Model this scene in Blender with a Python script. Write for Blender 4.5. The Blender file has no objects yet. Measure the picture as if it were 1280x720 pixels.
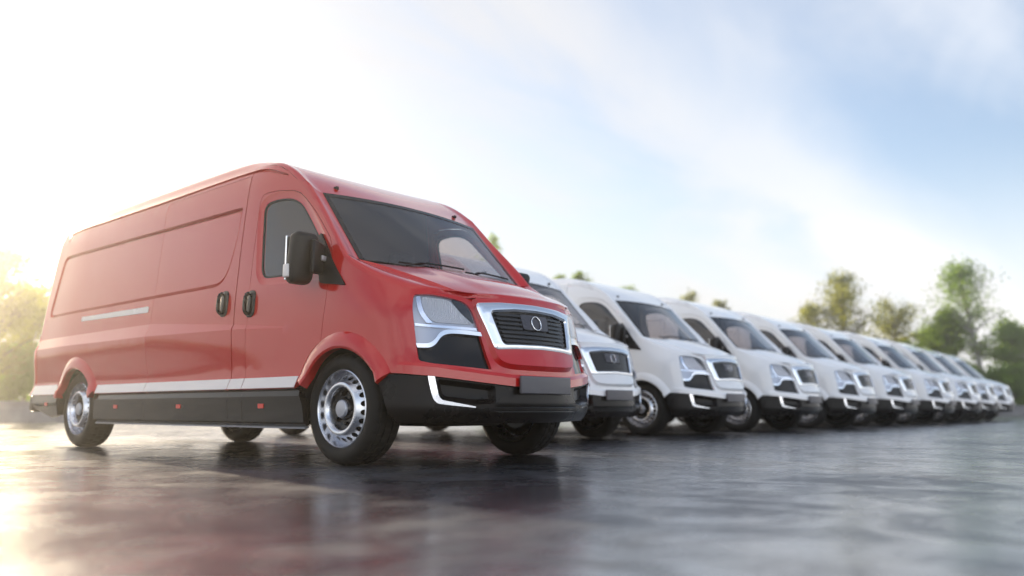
import bpy, math, random
import numpy as np
from mathutils import Vector, Matrix, Quaternion
from mathutils.geometry import delaunay_2d_cdt

random.seed(7); RNG = np.random.default_rng(7)
SCN = bpy.context.scene
COL = SCN.collection
R = math.radians

# ------------------------------------------------------------------ camera
CAM_POS = Vector((4.352, -4.258, 0.357))
YAW, PITCH = R(131.088), R(8.354)
cam = bpy.data.cameras.new('camera'); cam_o = bpy.data.objects.new('camera', cam); COL.objects.link(cam_o)
_d = Vector((math.cos(YAW) * math.cos(PITCH), math.sin(YAW) * math.cos(PITCH), math.sin(PITCH)))
cam_o.location = CAM_POS
cam_o.rotation_mode = 'QUATERNION'; cam_o.rotation_quaternion = _d.to_track_quat('-Z', 'Y')
cam.sensor_width = 36; cam.lens = 1031.87 / 1280 * 36
cam.clip_start = 0.05; cam.clip_end = 3000
cam.dof.use_dof = True; cam.dof.focus_distance = 5.5; cam.dof.aperture_fstop = 0.85
cam.dof.aperture_blades = 0
SCN.camera = cam_o

# ------------------------------------------------------------------ sky, sun, exposure
SUN_AZ, SUN_EL = R(171), R(15.5)            # azimuth counter-clockwise from +X
SUN_DIR = Vector((math.cos(SUN_AZ) * math.cos(SUN_EL), math.sin(SUN_AZ) * math.cos(SUN_EL), math.sin(SUN_EL)))
world = bpy.data.worlds.new('World'); SCN.world = world; world.use_nodes = True

def nd(nt, kind, **kw):
    n = nt.nodes.new(kind)
    for k, v in kw.items():
        if k.startswith('i_'):
            key = k[2:]
            key = int(key) if key.isdigit() else key.replace('_', ' ')
            n.inputs[key].default_value = v
        else: setattr(n, k, v)
    return n
def lk(nt, a, b): nt.links.new(a, b)
def mth(nt, op, a, b=None, clamp=False):
    n = nt.nodes.new('ShaderNodeMath'); n.operation = op; n.use_clamp = clamp
    for i, v in enumerate((a, b)):
        if v is None: continue
        if isinstance(v, (int, float)): n.inputs[i].default_value = v
        else: lk(nt, v, n.inputs[i])
    return n.outputs[0]
def ramp(nt, fac, stops, interp='EASE'):
    n = nt.nodes.new('ShaderNodeValToRGB'); n.color_ramp.interpolation = interp
    e = n.color_ramp.elements
    while len(e) < len(stops): e.new(0.5)
    for el, (p, c) in zip(e, stops):
        el.position = p; el.color = c if len(c) == 4 else (*c, 1)
    lk(nt, fac, n.inputs[0]); return n.outputs[0]

def build_world():
    nt = world.node_tree; nt.nodes.clear()
    out = nd(nt, 'ShaderNodeOutputWorld'); bg = nd(nt, 'ShaderNodeBackground')
    sky = nd(nt, 'ShaderNodeTexSky'); sky.sky_type = 'NISHITA'; sky.sun_disc = False
    sky.sun_elevation = SUN_EL; sky.sun_rotation = math.pi / 2 - SUN_AZ
    sky.altitude = 0; sky.air_density = 1.0; sky.dust_density = 1.0; sky.ozone_density = 2.0
    tc = nd(nt, 'ShaderNodeTexCoord'); sep = nd(nt, 'ShaderNodeSeparateXYZ')
    lk(nt, tc.outputs['Generated'], sep.inputs[0])
    zz = mth(nt, 'ADD', mth(nt, 'MAXIMUM', sep.outputs[2], 0.0), 0.16)
    u = mth(nt, 'DIVIDE', sep.outputs[0], zz); v = mth(nt, 'DIVIDE', sep.outputs[1], zz)
    cmb = nd(nt, 'ShaderNodeCombineXYZ'); lk(nt, u, cmb.inputs[0]); lk(nt, v, cmb.inputs[1])
    # cirrus drawn out along one wind direction
    mp = nd(nt, 'ShaderNodeMapping'); mp.inputs['Rotation'].default_value = (0, 0, R(6)); mp.inputs['Scale'].default_value = (1.5, 0.5, 1)
    mp.inputs['Location'].default_value = (2.1, 0.35, 0)
    lk(nt, cmb.outputs[0], mp.inputs[0])
    n1 = nd(nt, 'ShaderNodeTexNoise', i_Scale=0.75, i_Detail=6.0, i_Roughness=0.5, i_Distortion=0.5); lk(nt, mp.outputs[0], n1.inputs['Vector'])
    n2 = nd(nt, 'ShaderNodeTexNoise', i_Scale=2.0, i_Detail=6.0, i_Roughness=0.55, i_Distortion=0.7); lk(nt, mp.outputs[0], n2.inputs['Vector'])
    cl = mth(nt, 'ADD', mth(nt, 'MULTIPLY', n1.outputs[0], 0.75), mth(nt, 'MULTIPLY', n2.outputs[0], 0.25))
    # one broad drift of cirrus running away from the lot
    ln = mth(nt, 'ADD', mth(nt, 'SUBTRACT', mth(nt, 'ADD', u, 1.06), mth(nt, 'MULTIPLY', v, 0.085)), mth(nt, 'MULTIPLY', mth(nt, 'SUBTRACT', n2.outputs[0], 0.5), 0.55))
    drift = mth(nt, 'POWER', 2.718, mth(nt, 'MULTIPLY', mth(nt, 'MULTIPLY', ln, ln), -22.0))
    cl = mth(nt, 'ADD', cl, mth(nt, 'MULTIPLY', drift, 0.13))
    cov = ramp(nt, cl, [(0.44, (0.15,) * 3), (0.66, (1, 1, 1))])
    # haze bank towards the horizon
    hz = ramp(nt, sep.outputs[2], [(0.0, (1, 1, 1)), (0.30, (0, 0, 0))])
    # thin cloud is brighter towards the sun (forward scattering)
    dot = nd(nt, 'ShaderNodeVectorMath'); dot.operation = 'DOT_PRODUCT'; dot.inputs[1].default_value = SUN_DIR
    nrm = nd(nt, 'ShaderNodeVectorMath'); nrm.operation = 'NORMALIZE'; lk(nt, tc.outputs['Generated'], nrm.inputs[0]); lk(nt, nrm.outputs[0], dot.inputs[0])
    fwd = mth(nt, 'POWER', mth(nt, 'MAXIMUM', mth(nt, 'MULTIPLY', mth(nt, 'ADD', dot.outputs['Value'], 1.0), 0.5), 0.0), 9.0)
    fac = mth(nt, 'ADD', mth(nt, 'MULTIPLY', cov, 0.62), mth(nt, 'ADD', mth(nt, 'MULTIPLY', hz, 0.85), mth(nt, 'MULTIPLY', fwd, 0.9)), clamp=True)
    back = mth(nt, 'POWER', mth(nt, 'MULTIPLY', mth(nt, 'SUBTRACT', 1.0, dot.outputs['Value']), 0.5), 1.0)   # cloud brightness added opposite the sun to fill the shaded van sides
    bright = mth(nt, 'ADD', mth(nt, 'ADD', mth(nt, 'MULTIPLY', fwd, 1.0), mth(nt, 'MULTIPLY', back, 9.0)), 2.6)
    cc = nd(nt, 'ShaderNodeCombineXYZ'); lk(nt, bright, cc.inputs[0])
    lk(nt, mth(nt, 'MULTIPLY', bright, 0.99), cc.inputs[1]); lk(nt, mth(nt, 'MULTIPLY', bright, 1.0), cc.inputs[2])
    mx = nd(nt, 'ShaderNodeMix', data_type='RGBA'); lk(nt, fac, mx.inputs[0]); lk(nt, sky.outputs[0], mx.inputs[6]); lk(nt, cc.outputs[0], mx.inputs[7])
    lk(nt, mx.outputs[2], bg.inputs[0]); bg.inputs[1].default_value = 0.067
    lk(nt, bg.outputs[0], out.inputs[0])
build_world()

sun = bpy.data.lights.new('sun', 'SUN'); sun.energy = 3.2; sun.angle = R(0.6); sun.color = (1.0, 0.83, 0.60)
sun_o = bpy.data.objects.new('sun', sun); COL.objects.link(sun_o); sun_o.location = SUN_DIR * 60
sun_o.rotation_mode = 'QUATERNION'; sun_o.rotation_quaternion = SUN_DIR.to_track_quat('Z', 'Y')

vs = SCN.view_settings; vs.view_transform = 'Standard'; vs.look = 'None'; vs.exposure = 1.78; vs.gamma = 1.0; vs.use_curve_mapping = False
cy = SCN.cycles; cy.max_bounces = 8; cy.glossy_bounces = 4; cy.transmission_bounces = 6; cy.transparent_max_bounces = 16; cy.diffuse_bounces = 3; cy.volume_bounces = 0
cy.caustics_reflective = False; cy.caustics_refractive = False; cy.sample_clamp_indirect = 6.0; cy.use_denoising = True
cy.volume_step_rate = 4.0

# ------------------------------------------------------------------ materials
def principled(name, col, rough=0.5, metal=0.0, **kw):
    m = bpy.data.materials.new(name); m.use_nodes = True
    b = m.node_tree.nodes['Principled BSDF']
    b.inputs['Base Color'].default_value = (*col, 1); b.inputs['Roughness'].default_value = rough; b.inputs['Metallic'].default_value = metal
    for k, v in kw.items():
        b.inputs[k.replace('_', ' ')].default_value = v
    return m
def grain(m, scale, lo, hi, rough=None, bump=0.0, bscale=None, coord='Object'):
    """mottle the base colour between lo and hi, vary roughness, add fine relief"""
    nt = m.node_tree; b = nt.nodes['Principled BSDF']
    tc = nd(nt, 'ShaderNodeTexCoord'); n = nd(nt, 'ShaderNodeTexNoise', i_Scale=scale, i_Detail=6.0, i_Roughness=0.6)
    lk(nt, tc.outputs[coord], n.inputs['Vector'])
    lk(nt, ramp(nt, n.outputs[0], [(0.3, lo), (0.7, hi)], 'LINEAR'), b.inputs['Base Color'])
    if rough: lk(nt, ramp(nt, n.outputs[0], [(0.3, (rough[0],) * 3), (0.7, (rough[1],) * 3)], 'LINEAR'), b.inputs['Roughness'])
    if bump:
        n2 = nd(nt, 'ShaderNodeTexNoise', i_Scale=bscale or scale * 6, i_Detail=4.0); lk(nt, tc.outputs[coord], n2.inputs['Vector'])
        bp = nd(nt, 'ShaderNodeBump', i_Strength=bump, i_Distance=0.01); lk(nt, n2.outputs[0], bp.inputs['Height']); lk(nt, bp.outputs[0], b.inputs['Normal'])
    return m

def paint(name, col, rough=0.34):
    m = principled(name, col, rough, 0.0, Coat_Weight=1.0, Coat_Roughness=0.07, Coat_IOR=1.6, Specular_IOR_Level=0.1)
    nt = m.node_tree; b = nt.nodes['Principled BSDF']
    tc = nd(nt, 'ShaderNodeTexCoord'); n = nd(nt, 'ShaderNodeTexNoise', i_Scale=1.7, i_Detail=5.0); lk(nt, tc.outputs['Object'], n.inputs['Vector'])
    lk(nt, ramp(nt, n.outputs[0], [(0.3, (rough - .04,) * 3), (0.7, (rough + .05,) * 3)], 'LINEAR'), b.inputs['Roughness'])
    return m
def glass(name, tint, refl=(0.9, 0.92, 0.95), ior=1.6):
    m = bpy.data.materials.new(name); m.use_nodes = True; nt = m.node_tree; nt.nodes.clear()
    o = nd(nt, 'ShaderNodeOutputMaterial'); t = nd(nt, 'ShaderNodeBsdfTransparent'); g = nd(nt, 'ShaderNodeBsdfGlossy')
    t.inputs[0].default_value = (*tint, 1); g.inputs[0].default_value = (*refl, 1); g.inputs['Roughness'].default_value = 0.02
    ge = nd(nt, 'ShaderNodeNewGeometry'); dp = nd(nt, 'ShaderNodeVectorMath'); dp.operation = 'DOT_PRODUCT'
    lk(nt, ge.outputs['Normal'], dp.inputs[0]); lk(nt, ge.outputs['Incoming'], dp.inputs[1])
    f0 = ((ior - 1) / (ior + 1)) ** 2 * 1.8
    sch = mth(nt, 'POWER', mth(nt, 'SUBTRACT', 1.0, mth(nt, 'ABSOLUTE', dp.outputs['Value']), True), 5.0)
    fac = mth(nt, 'ADD', mth(nt, 'MULTIPLY', sch, 1 - f0), f0, True); mx = nd(nt, 'ShaderNodeMixShader')
    lk(nt, fac, mx.inputs[0]); lk(nt, t.outputs[0], mx.inputs[1]); lk(nt, g.outputs[0], mx.inputs[2]); lk(nt, mx.outputs[0], o.inputs[0])
    return m

M = {}
M['red'] = paint('red_paint', (0.56, 0.005, 0.004))
M['white'] = paint('white_paint', (0.90, 0.90, 0.91), 0.3)
M['chrome'] = principled('satin_chrome', (0.82, 0.83, 0.86), 0.16, 1.0)
M['alloy'] = grain(principled('wheel_alloy', (0.6, 0.62, 0.66), 0.28, 1.0), 5, (0.66, 0.67, 0.71), (0.74, 0.75, 0.78), (0.24, 0.30))
M['gloss_black'] = grain(principled('gloss_black_plastic', (0.012, 0.011, 0.011), 0.1, 0.0, IOR=1.4), 3, (0.006, 0.005, 0.005), (0.010, 0.008, 0.008), (0.07, 0.14))
M['satin_black'] = grain(principled('satin_black_plastic', (0.012, 0.011, 0.011), 0.3, 0.0, IOR=1.28), 5, (0.006, 0.005, 0.005), (0.010, 0.008, 0.008), (0.24, 0.34))
M['black'] = grain(principled('black_plastic', (0.02, 0.02, 0.02), 0.42, 0.0, Specular_IOR_Level=0.3), 14, (0.010, 0.009, 0.009), (0.017, 0.015, 0.015), (0.4, 0.5), 0.1, 300)
M['dark'] = principled('matt_black', (0.008, 0.008, 0.008), 0.8)  # plain matt black for chassis, wheel housings and panel gaps
M['rubber'] = grain(principled('tyre_rubber', (0.018, 0.017, 0.017), 0.62, 0.0, Specular_IOR_Level=0.25), 12, (0.008, 0.0075, 0.007), (0.016, 0.015, 0.014), (0.5, 0.7), 0.2, 120)
M['glass'] = glass('tinted_glass', (0.62, 0.58, 0.57))
M['screen'] = glass('windscreen_glass', (0.78, 0.74, 0.73), ior=1.55)
M['lens'] = glass('lamp_cover', (0.96, 0.97, 1.0), ior=1.45)
M['seat'] = grain(principled('seat_fabric', (0.05, 0.05, 0.055), 0.9), 40, (0.04, 0.04, 0.045), (0.07, 0.07, 0.075))
M['dash'] = grain(principled('dashboard_plastic', (0.03, 0.03, 0.032), 0.6), 30, (0.025, 0.025, 0.027), (0.04, 0.04, 0.042))
M['liner'] = principled('cab_lining', (0.055, 0.040, 0.038), 0.85)
M['amber_red'] = principled('red_reflector', (0.75, 0.03, 0.012), 0.2, 0.0, Coat_Weight=0.6)
M['grey'] = principled('grey_metal', (0.42, 0.43, 0.47), 0.35, 0.7)
M['plate'] = grain(principled('blank_plate', (0.10, 0.10, 0.11), 0.4), 6, (0.09, 0.085, 0.095), (0.12, 0.115, 0.125), (0.32, 0.45))
M['slat'] = principled('dark_satin_slat', (0.016, 0.014, 0.015), 0.25, 0.0)
M['reflection'] = grain(principled('reflection_plate_grey', (0.07, 0.065, 0.075), 0.3, 0.3), 5, (0.06, 0.055, 0.065), (0.08, 0.075, 0.085), (0.25, 0.34))  # grey of a reflection in the grille, put into a plate
M['rail'] = principled('pale_rail_and_sheen', (0.72, 0.68, 0.66), 0.3, 0.2)  # pale tone of the door rail, also the painted sheen along the sill

def lamp_reflector():
    m = principled('fluted_reflector', (0.95, 0.95, 0.97), 0.16, 0.1)
    nt = m.node_tree; b = nt.nodes['Principled BSDF']
    tc = nd(nt, 'ShaderNodeTexCoord'); w = nd(nt, 'ShaderNodeTexWave', i_Scale=30.0, i_Distortion=0.6); w.wave_type = 'BANDS'; w.bands_direction = 'Y'
    lk(nt, tc.outputs['Object'], w.inputs['Vector'])
    bp = nd(nt, 'ShaderNodeBump', i_Strength=0.9, i_Distance=0.012); lk(nt, w.outputs['Fac'], bp.inputs['Height']); lk(nt, bp.outputs[0], b.inputs['Normal'])
    return m
M['reflector'] = lamp_reflector()

# ------------------------------------------------------------------ mesh helpers
def link(name, verts, faces, mat, parent=None, sharp=32, smooth=True, objmat=False):
    me = bpy.data.meshes.new(name)
    me.from_pydata([tuple(map(float, v)) for v in verts], [], [tuple(map(int, f)) for f in faces]); me.validate(); me.update()
    if smooth:
        me.polygons.foreach_set('use_smooth', [True] * len(me.polygons)); me.set_sharp_from_angle(angle=R(sharp))
    o = bpy.data.objects.new(name, me); COL.objects.link(o); me.materials.append(mat)
    if objmat:
        o.material_slots[0].link = 'OBJECT'; o.material_slots[0].material = mat
    if parent is not None: o.parent = parent
    return o
class MB:
    def __init__(s): s.v = []; s.f = []
    def add(s, v, f, flip=False):
        n = len(s.v); s.v.extend([tuple(map(float, q)) for q in v])
        s.f.extend([tuple(int(i) + n for i in (q[::-1] if flip else q)) for q in f])
    def mirrored(s):
        m = MB(); m.v = [(x, -y, z) for x, y, z in s.v]; m.f = [q[::-1] for q in s.f]; return m
    def join(s, o): s.add(o.v, o.f)
    def grid(s, G, flip=False, closed=False):
        G = np.asarray(G); a, b = G.shape[:2]; F = []
        for i in range(a - 1):
            for j in range(b if closed else b - 1):
                k = (j + 1) % b
                F.append((i * b + j, (i + 1) * b + j, (i + 1) * b + k, i * b + k))
        s.add(G.reshape(-1, 3), F, flip)
    def box(s, lo, hi):
        x0, y0, z0 = lo; x1, y1, z1 = hi
        s.add([(x0, y0, z0), (x1, y0, z0), (x1, y1, z0), (x0, y1, z0), (x0, y0, z1), (x1, y0, z1), (x1, y1, z1), (x0, y1, z1)],
              [(0, 3, 2, 1), (4, 5, 6, 7), (0, 1, 5, 4), (1, 2, 6, 5), (2, 3, 7, 6), (3, 0, 4, 7)])
    def rbox(s, c, h, r, seg=20, rings=12, tf=None):
        """rounded box: centre c, half sizes h, edge radius r"""
        V = []; F = []
        for i in range(rings + 1):
            ph = math.pi * i / rings
            ph = ph if i in (0, rings) else ph
            for j in range(seg):
                th = 2 * math.pi * (j + .5) / seg
                d = (math.sin(ph) * math.cos(th), math.sin(ph) * math.sin(th), math.cos(ph))
                sz = 1 if i < rings / 2 else -1
                sg = (1 if math.cos(th) > 0 else -1, 1 if math.sin(th) > 0 else -1, sz)
                V.append([sg[k] * (h[k] - r) * (1 if k == 2 or 0 < i < rings else 1) + r * d[k] for k in range(3)])
        n = len(V)
        for i in range(rings):
            for j in range(seg):
                k = (j + 1) % seg
                F.append((i * seg + j, (i + 1) * seg + j, (i + 1) * seg + k, i * seg + k))
        F.append(tuple(range(seg))); F.append(tuple(range(rings * seg, (rings + 1) * seg))[::-1])
        V = [tf(v) if tf else v for v in V]
        s.add([(c[0] + v[0], c[1] + v[1], c[2] + v[2]) for v in V], F)
    def lathe(s, prof, seg=48, flip=False):
        """profile of (radius, axial) about the Y axis; axial + means -y (outward on the right side)"""
        G = [[(r * math.cos(2 * math.pi * j / seg), -a, r * math.sin(2 * math.pi * j / seg)) for j in range(seg)] for r, a in prof]
        s.grid(G, flip, closed=True)
    def tube(s, pts, rad, seg=8, cap=True):
        P = [Vector(p) for p in pts]; n = len(P); G = []
        rad = rad if isinstance(rad, (list, tuple)) else [rad] * n
        up = Vector((0.13, 0.21, 0.97))
        for i in range(n):
            t = (P[min(i + 1, n - 1)] - P[max(i - 1, 0)]).normalized()
            a = t.cross(up); a = a.normalized() if a.length > 1e-3 else t.orthogonal().normalized()
            b = t.cross(a)
            G.append([P[i] + (a * math.cos(2 * math.pi * j / seg) + b * math.sin(2 * math.pi * j / seg)) * rad[i] for j in range(seg)])
        k = len(s.v); s.grid([[tuple(q) for q in r] for r in G], closed=True, flip=True)
        if cap:
            s.f.append(tuple(range(k, k + seg))); s.f.append(tuple(range(k + (n - 1) * seg, k + n * seg))[::-1])
    def obj(s, name, mat, parent=None, **kw): return link(name, s.v, s.f, mat, parent, **kw)

def catmull(pts, per=6, closed=False):
    P = [np.array(p, float) for p in pts]; n = len(P); out = []
    rng = range(n) if closed else range(n - 1)
    for i in rng:
        if closed: p0, p1, p2, p3 = P[(i - 1) % n], P[i], P[(i + 1) % n], P[(i + 2) % n]
        else: p1, p2 = P[i], P[i + 1]; p0 = P[i - 1] if i else 2 * p1 - p2; p3 = P[i + 2] if i + 2 < n else 2 * p2 - p1
        for k in range(per):
            t = k / per
            out.append(.5 * ((2 * p1) + (-p0 + p2) * t + (2 * p0 - 5 * p1 + 4 * p2 - p3) * t ** 2 + (-p0 + 3 * p1 - 3 * p2 + p3) * t ** 3))
    if not closed: out.append(P[-1])
    return np.array(out)
def rpoly(pts, r=0.03, n=5):
    """polygon with rounded corners; a point may carry its own radius as third value"""
    out = []; m = len(pts)
    for i in range(m):
        p = np.array(pts[i][:2], float); rr = pts[i][2] if len(pts[i]) > 2 else r
        a = np.array(pts[i - 1][:2], float) - p; b = np.array(pts[(i + 1) % m][:2], float) - p
        la, lb = np.linalg.norm(a), np.linalg.norm(b)
        d = min(rr, la * .48, lb * .48)
        if d < 1e-4: out.append(p); continue
        A, B = p + a / la * d, p + b / lb * d
        for k in range(n + 1):
            t = k / n; out.append((1 - t) ** 2 * A + 2 * t * (1 - t) * p + t * t * B)
    return np.array(out)
def dense(poly, step=0.045, closed=True):
    P = np.asarray(poly, float); out = []
    n = len(P)
    for i in range(n if closed else n - 1):
        a, b = P[i], P[(i + 1) % n]; L = np.linalg.norm(b - a); k = max(1, int(math.ceil(L / step)))
        for j in range(k): out.append(a + (b - a) * j / k)
    if not closed: out.append(P[-1])
    return np.array(out)
def inside(poly, pts):
    P = np.asarray(poly); x, y = pts[:, 0], pts[:, 1]; c = np.zeros(len(pts), bool)
    x1, y1 = P[:, 0], P[:, 1]; x2, y2 = np.roll(x1, -1), np.roll(y1, -1)
    for a, b, c2, d in zip(x1, y1, x2, y2):
        if b == d: continue
        m = ((b > y) != (d > y)) & (x < (c2 - a) * (y - b) / (d - b) + a); c ^= m
    return c
def pdist(poly, pts, closed=True):
    P = np.asarray(poly, float); Q = np.roll(P, -1, axis=0) if closed else P[1:]
    P = P if closed else P[:-1]; best = np.full(len(pts), 9.)
    for a, b in zip(P, Q):
        ab = b - a; L = ab @ ab
        if L < 1e-12: continue
        t = np.clip(((pts - a) @ ab) / L, 0, 1); d = np.linalg.norm(pts - a - t[:, None] * ab, axis=1); best = np.minimum(best, d)
    return best
def inset(poly, d):
    """offset a closed polygon inwards by d (simple vertex normals)"""
    P = np.asarray(poly, float); a = np.roll(P, 1, axis=0); b = np.roll(P, -1, axis=0)
    t = b - a; t /= np.linalg.norm(t, axis=1)[:, None] + 1e-9; n = np.stack([-t[:, 1], t[:, 0]], 1)
    area = 0.5 * np.sum(P[:, 0] * np.roll(P[:, 1], -1) - np.roll(P[:, 0], -1) * P[:, 1])
    return P + n * d * (1 if area > 0 else -1)

# ------------------------------------------------------------------ the van's side and front surface
def crs(pts, n):
    P = np.array(pts, float); P = np.vstack([2 * P[0] - P[1], P, 2 * P[-1] - P[-2]]); out = []; m = len(P) - 3
    for i in range(m):
        p0, p1, p2, p3 = P[i:i + 4]; t = np.linspace(0, 1, n // m + 1, endpoint=(i == m - 1))[:, None]
        out.append(.5 * ((2 * p1) + (-p0 + p2) * t + (2 * p0 - 5 * p1 + 4 * p2 - p3) * t ** 2 + (-p0 + 3 * p1 - 3 * p2 + p3) * t ** 3))
    return np.vstack(out)
_c = crs([(-.3, 1.0), (0, .997), (.25, .98), (.45, .937), (.60, .868), (.70, .772), (.79, .60), (.86, .40), (.905, .2), (.92, 0), (.905, -.2)], 1000)
_i0 = np.argmin(abs(_c[:, 0]) + (_c[:, 1] < .5) * 9); _i1 = np.argmin(abs(_c[:, 1])); _c = _c[_i0:_i1 + 1]; _c[-1, 1] = 0; _c[0, 0] = 0
_S = np.concatenate([[0], np.cumsum(np.linalg.norm(np.diff(_c, axis=0), axis=1))]); SC = float(_S[-1])
_T = np.gradient(_c, _S, axis=0); _T /= np.linalg.norm(_T, axis=1)[:, None]; _T[-1] = (0, -1)
PZ = np.array([(.2, -.04), (.24, -.03), (.27, -.012), (.44, 0), (.47, 0), (.50, .012), (.58, -.02), (.62, -.022), (.95, -.016), (1.15, -.02), (1.3, -.030), (1.6, -.052), (1.9, -.080), (2.05, -.097), (2.13, -.11), (2.2, -.135), (2.3, -.22)])
FZ = np.array([(.2, -.06), (.27, -.03), (.34, -.005), (.45, 0.0), (.53, .0), (.62, 0), (.7, -.01), (1.1, -.01), (1.4, -.05)])
def sst(a, b, x):
    t = np.clip((x - a) / (b - a), 0, 1); return t * t * (3 - 2 * t)
def zU(x): return np.interp(x, [-5.3, -2.6, -1.2, -.5], [1.075, 1.08, .98, .917])
def zL(x): return np.interp(x, [-5.3, -2.6, -1.2, -.5], [.975, .97, .945, .913])
def rear_x(z): return -5.30 + .30 * np.clip((np.asarray(z) - .5) / 1.7, -.2, 1.1)
PANEL = rpoly([(-4.81, 1.94, .1), (-1.335, 1.912, .03), (-1.345, 1.65, .4), (-1.46, 1.30, .22), (-5.01, 1.30, .10)], .1, 8)
GROOVE = rpoly([(-4.80, 2.10, .01), (-4.825, 2.11, .01), (-4.835, 2.205, .03), (-2.8, 2.198, .0), (-1.55, 2.212, .3), (-1.10, 2.198, .3), (-.80, 2.085, .01), (-.81, 2.075, .01), (-1.12, 2.170, .3), (-1.55, 2.184, .3), (-2.8, 2.170, 0), (-4.805, 2.177, .02)], .05, 5)
PANEL_IN = inset(PANEL, .030); PANEL_MID = inset(PANEL, .011); GROOVE_MID = inset(GROOVE, .008)
def disp(s, z):
    p = np.stack([np.ravel(s), np.ravel(z)], 1); D = np.zeros(len(p))
    m = (p[:, 0] > -5.2) & (p[:, 0] < -.6) & (p[:, 1] > 1.2)
    if m.any():
        q = p[m]; d = np.zeros(len(q))
        i = inside(PANEL, q); pd = pdist(PANEL, q[i]) if i.any() else None
        if i.any(): d[i] = -.030 * sst(0, .009, pd) + .020 * sst(.014, .030, pd)
        i = inside(GROOVE, q)
        if i.any(): d[i] = -.022 * sst(0, .008, pdist(GROOVE, q[i]))
        D[m] = d
    return D.reshape(np.shape(s))
def W0(s, z):
    """right half wall with positive y; s = x behind the front axle, arc length ahead of it"""
    s = np.asarray(s, float); z = np.asarray(z, float)
    x = np.where(s < 0, s, np.interp(s, _S, _c[:, 0])); y = np.where(s < 0, _c[0, 1], np.interp(s, _S, _c[:, 1]))
    tx = np.where(s < 0, 1, np.interp(s, _S, _T[:, 0])); ty = np.where(s < 0, 0, np.interp(s, _S, _T[:, 1])); nx, ny = -ty, tx
    wf = sst(.25, .75, s); u, l = zU(s), zL(s); h = .40 * (u - l) * sst(-.45, -.7, s)
    sw = h * np.where(z > l, np.clip((u - z) / (u - l), 0, 1), sst(.6, 1, z / np.maximum(l, .1)))
    off = (1 - wf) * (np.interp(z, PZ[:, 0], PZ[:, 1]) + sw) + wf * np.interp(z, FZ[:, 0], FZ[:, 1]) + disp(s, z)
    x = x + nx * off; y = y + ny * off
    x = x - (.25 * np.maximum(z - .6, 0) + .25 * np.maximum(z - 1.0, 0) ** 2) * sst(.2, .9, s)
    y = y - .035 * sst(-4.3, -5.4, s)
    y = y - .10 * sst(.95, 1.3, z) * sst(-.1, .6, s) * (1 - sst(.9, 1.3, s))
    y = y - .05 * sst(1.25, 1.9, z) * sst(-1.3, -.3, s) * sst(.3, .1, s)
    return np.stack([x, y, z], -1)
def Wf(s, z):
    s = np.asarray(s, float); left = s > SC
    P = W0(np.where(left, 2 * SC - s, s), z); P[..., 1] *= np.where(left, 1, -1); return P
def Wn(s, z):
    e = 2e-3; s = np.asarray(s, float); z = np.asarray(z, float)
    a = Wf(s + e, z) - Wf(s - e, z); b = Wf(s, z + e) - Wf(s, z - e); n = np.cross(a, b)
    return n / (np.linalg.norm(n, axis=-1)[..., None] + 1e-12)

BREAK_Z = (.58, .62)
def lines_in(s0, s1):
    L = []
    xs = np.linspace(max(s0, -5.35), min(s1, -.5), 40)
    if s0 < -.5:
        L.append(np.stack([xs, zU(xs)], 1)); L.append(np.stack([xs, zL(xs)], 1))
        for z in BREAK_Z: L.append(np.array([(s0, z), (min(s1, -.2), z)]))
        for Pg in (PANEL, PANEL_MID, PANEL_IN, GROOVE, GROOVE_MID): L.append(np.vstack([Pg, Pg[:1]]))
    return L
def cdt(outer, holes=(), lines=(), step=.07):
    outer = dense(outer, step * .7); holes = [dense(h, step * .6) for h in holes]
    V = []; E = []
    for lp in [outer] + holes:
        n = len(V); V.extend(map(tuple, lp)); E.extend([(n + i, n + (i + 1) % len(lp)) for i in range(len(lp))])
    lo, hi = outer.min(0), outer.max(0)
    for L in lines:
        L = dense(L, step * .8, closed=False)
        k = (L[:, 0] > lo[0] - .1) & (L[:, 0] < hi[0] + .1)
        n = len(V); idx = np.cumsum(k) - 1
        V.extend(map(tuple, L[k])); E.extend([(n + idx[i], n + idx[i + 1]) for i in range(len(L) - 1) if k[i] and k[i + 1]])
    base = np.array(V)
    gx, gy = np.meshgrid(np.arange(lo[0] + step / 2, hi[0], step), np.arange(lo[1] + step / 2, hi[1], step)); g = np.stack([gx.ravel(), gy.ravel()], 1)
    if len(g):
        g = g[inside(outer, g)]
        for h in holes: g = g[~inside(h, g)]
    if len(g):
        keep = np.ones(len(g), bool)
        for i in range(0, len(g), 400):
            d = np.linalg.norm(g[i:i + 400, None] - base[None], axis=2).min(1); keep[i:i + 400] = d > step * .42
        V.extend(map(tuple, g[keep]))
    r = delaunay_2d_cdt([Vector((float(a), float(b))) for a, b in V], [(int(a), int(b)) for a, b in E], [], 0, 1e-5)
    P = np.array([(v.x, v.y) for v in r[0]]); T = np.array([f for f in r[2] if len(f) == 3])
    c = P[T].mean(1); k = inside(outer, c)
    for h in holes: k &= ~inside(h, c)
    T = T[k]; used = np.unique(T); mp = -np.ones(len(P), int); mp[used] = np.arange(len(used))
    return P[used], mp[T]
def rim(T):
    cnt = {}
    for t in T:
        for i in range(3):
            a, b = int(t[i]), int(t[(i + 1) % 3]); cnt[(a, b)] = 1
    return [e for e in cnt if (e[1], e[0]) not in cnt]
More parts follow.
